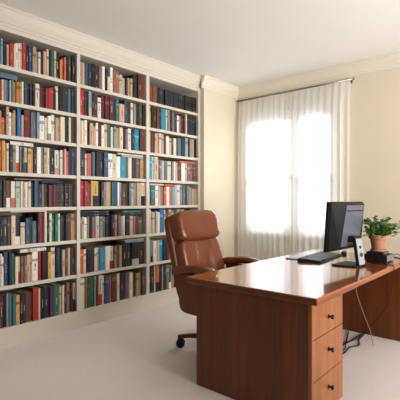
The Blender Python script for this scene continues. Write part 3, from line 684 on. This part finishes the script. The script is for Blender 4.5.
# black box under the plant, with a slimmer one on it
dk = thing('desktop_device', 'black box-shaped device lying on the desk, the wide lower one of two', 'device', (-1.13, 3.79, DZ + 0.0005))
bm = bmesh.new(); box(bm, -0.095, 0.095, -0.105, 0.105, 0.006, 0.066, bev=0.004)
for x in (-0.07, 0.07):
    for y in (-0.08, 0.08): box(bm, x - 0.012, x + 0.012, y - 0.012, y + 0.012, 0, 0.0065)
finish('device_case', bm, M['black'], dk)
bm = bmesh.new(); box(bm, 0.0951, 0.0985, -0.098, 0.098, 0.011, 0.061, bev=0.001); finish('end_plate', bm, M['grey_pl'], dk)['label'] = 'light grey end plate'
sl = thing('slim_device', 'slim black device between the wider black box and the plant pot', 'device', (-1.14, 3.785, DZ + 0.0668))
bm = bmesh.new(); box(bm, -0.072, 0.072, -0.085, 0.085, 0, 0.022, bev=0.004); finish('device_case', bm, M['black'], sl)
bm = bmesh.new(); box(bm, 0.0721, 0.0738, -0.06, 0.06, 0.006, 0.016, bev=0.0005, seg=1); finish('port_strip', bm, M['grey_pl'], sl)
# plant
pz = DZ + 0.0668 + 0.0224
pl = thing('potted_plant', 'leafy green plant in a terracotta pot standing on the slim black device', 'plant', (-1.135, 3.785, pz))
bm = bmesh.new(); lathe(bm, [(0.02, 0.0), (0.060, 0.0), (0.066, 0.004), (0.070, 0.016), (0.066, 0.018), (0.060, 0.010), (0.02, 0.009)], 40); finish('saucer', bm, M['terracotta'], pl)
bm = bmesh.new(); lathe(bm, [(0.02, 0.0105), (0.050, 0.0105), (0.053, 0.014), (0.066, 0.095), (0.067, 0.108), (0.078, 0.110), (0.080, 0.114), (0.082, 0.146), (0.080, 0.149), (0.075, 0.149), (0.073, 0.130), (0.02, 0.128)], 48); finish('pot', bm, M['terracotta'], pl)
bm = bmesh.new(); lathe(bm, [(0.001, 0.139), (0.03, 0.140), (0.06, 0.136), (0.072, 0.132)], 32); finish('soil', bm, M['soil'], pl)
rnd = random.Random(8)
st = bmesh.new(); lf = bmesh.new()
def leaf(bm, c, d, n, L, W):
    d = d.normalized(); s = d.cross(n).normalized(); n = s.cross(d).normalized()
    P = [(0, 0, 0), (0.18, 0.36, 0.02), (0.42, 0.5, 0.05), (0.62, 0.40, 0.03), (0.72, 0.44, 0.0), (0.88, 0.2, -0.06), (1.0, 0, -0.14)]
    mid = [bm.verts.new(c + d * (L * a) + n * (L * (h - 0.05 if 0 < a < 1 else h))) for a, w, h in P]
    le = [bm.verts.new(c + d * (L * a) + s * (W * w) + n * (L * h)) for a, w, h in P[1:-1]]
    ri = [bm.verts.new(c + d * (L * a) - s * (W * w) + n * (L * h)) for a, w, h in P[1:-1]]
    for E in (le, ri):
        bm.faces.new((mid[0], mid[1], E[0])).smooth = True
        for k in range(len(E) - 1): bm.faces.new((mid[k + 1], mid[k + 2], E[k + 1], E[k])).smooth = True
        bm.faces.new((mid[-2], mid[-1], E[-1])).smooth = True
for i in range(96):
    a = rnd.uniform(0, 2 * math.pi); rr = rnd.uniform(0.0, 0.045); reach = rnd.uniform(0.02, 0.155); hh = rnd.uniform(0.03, 0.165) * (1.15 - reach * 3.0)
    b = Vector((rr * math.cos(a), rr * math.sin(a), 0.138)); out = Vector((math.cos(a), math.sin(a), 0))
    if i < 4:
        a = R(20 + 22 * i); out = Vector((math.cos(a), math.sin(a), 0)); reach = 0.15 + 0.03 * (i % 2); hh = 0.09 + 0.03 * (i % 3)
    m = b + out * reach * 0.45 + Vector((0, 0, hh * 0.75)); e = b + out * reach + Vector((0, 0, hh))
    if out.x < 0.2 and out.y < 0.3 and reach > 0.085: e = b + out * 0.085 + Vector((0, 0, hh))
    if i % 3 == 2 and reach > 0.05: e.z = max(e.z - 0.07, 0.135 if reach > 0.09 else 0.158)
    path = spline([b, m, e], 6); tube(st, path, 0.0016, 5, 0.6)
    for q in range(rnd.choice([4, 5, 5, 6])):
        t = path[-1 - int(q * 1.6)] if q * 1.6 < len(path) - 3 else path[-3]
        d = Vector((rnd.uniform(-1, 1), rnd.uniform(-1, 1), rnd.uniform(-0.35, 0.6))) + out * 0.6
        n = Vector((rnd.uniform(-0.5, 0.5), rnd.uniform(-0.5, 0.5), 1))
        L = rnd.uniform(0.022, 0.042); leaf(lf, t, d, n, L, L * rnd.uniform(0.75, 0.95))
finish('stems', st, M['stem'], pl); finish('leaves', lf, M['leaf'], pl)

# cables
def cable(name, pts, r, mat, label, cat='cable', n=10):
    bm = bmesh.new(); tube(bm, spline(pts, n), r, 8)
    return tag(finish(name, bm, mat, None), label, cat)
ex_ = -0.955
cable('device_cable', [(-1.20, 3.68, DZ + 0.004), (-1.16, 3.62, DZ + 0.004), (-1.09, 3.585, DZ + 0.004), (-1.02, 3.59, DZ + 0.004), (-0.965, 3.585, DZ + 0.005), (-0.949, 3.58, DZ - 0.006), (-0.949, 3.58, DZ - 0.06),
      (-0.965, 3.60, 0.60), (-1.02, 3.66, 0.42), (-1.12, 3.74, 0.26), (-1.25, 3.78, 0.10), (-1.33, 3.76, 0.012), (-1.40, 3.62, 0.005)], 0.0034, M['cable'], 'black cable running from the black device over the desk edge')
cable('hanging_cord', [(-1.02, 2.90, 0.716), (-1.03, 2.95, 0.62), (-1.06, 3.163, 0.445), (-1.10, 3.45, 0.227), (-1.13, 3.62, 0.07), (-1.15, 3.72, 0.006)], 0.0026, M['cable_grey'], 'thin pale cord hanging from under the desktop to the carpet')
cable('floor_cable', [(-1.40, 2.95, 0.006), (-1.36, 3.15, 0.006), (-1.295, 3.37, 0.006), (-1.302, 3.55, 0.007), (-1.262, 3.656, 0.006), (-1.31, 3.80, 0.007), (-1.32, 3.93, 0.006), (-1.31, 4.0, 0.03)], 0.0052, M['cable'], 'wavy black cable on the carpet under the desk, nearest of three')
cable('floor_cable', [(-1.47, 3.05, 0.006), (-1.43, 3.35, 0.006), (-1.375, 3.57, 0.006), (-1.345, 3.725, 0.018), (-1.345, 3.97, 0.007)], 0.0060, M['cable'], 'thicker black cable on the carpet under the desk, nearly straight')
cable('floor_cable', [(-1.34, 3.30, 0.017), (-1.325, 3.47, 0.006), (-1.345, 3.56, 0.017), (-1.42, 3.80, 0.006), (-1.47, 3.97, 0.008)], 0.0045, M['cable'], 'thin black cable crossing the other two on the carpet under the desk')

cable('power_cord', [(-1.05, 3.90, 0.785), (-1.03, 3.95, 0.815), (-1.01, 4.00, 0.80), (-1.02, 4.06, 0.766), (-1.10, 4.12, 0.765), (-1.22, 4.16, 0.765)], 0.0036, M['cable'], 'black cord looping behind the plant pot on the desk')
# ================================================================= light
w = bpy.data.worlds.new('daylight'); bpy.context.scene.world = w; w.use_nodes = True
bg = w.node_tree.nodes['Background']; bg.inputs['Color'].default_value = (0.93, 0.96, 1.0, 1); bg.inputs['Strength'].default_value = 1.35
def area(name, loc, rot, sx, sy, power, c=(1, 1, 1), spread=180):
    l = bpy.data.lights.new(name, 'AREA'); l.shape = 'RECTANGLE'; l.size = sx; l.size_y = sy; l.energy = power; l.color = c; l.spread = R(spread)
    o = bpy.data.objects.new(name, l); col.objects.link(o); o.location = loc; o.rotation_euler = rot; return o
sl_ = bpy.data.lights.new('soft_sky_sun', 'SUN'); sl_.energy = 9.5; sl_.angle = R(50); sl_.color = (0.96, 0.98, 1.0)
so_ = bpy.data.objects.new('soft_sky_sun', sl_); col.objects.link(so_); so_.location = (-2.6, 8, 5); so_.rotation_euler = (R(-72), 0, R(-6))
area('added_fill_light', (2.45, 2.7, 1.6), (0, R(100), R(-14)), 1.9, 2.8, 108, (0.965, 0.98, 1.0), 112)  # added fill lamp without a fixture, brightens bookcase and drawers from the right

cam = bpy.data.cameras.new('camera'); cam.lens = 36; cam.sensor_width = 36; cam.clip_start = 0.02
co = bpy.data.objects.new('camera', cam); col.objects.link(co); co.location = (0, 0, 1.31); co.rotation_euler = (R(90), 0, R(40.7))
sc = bpy.context.scene; sc.camera = co
sc.view_settings.view_transform = 'Standard'; sc.view_settings.exposure = 0.30; sc.view_settings.gamma = 0.90
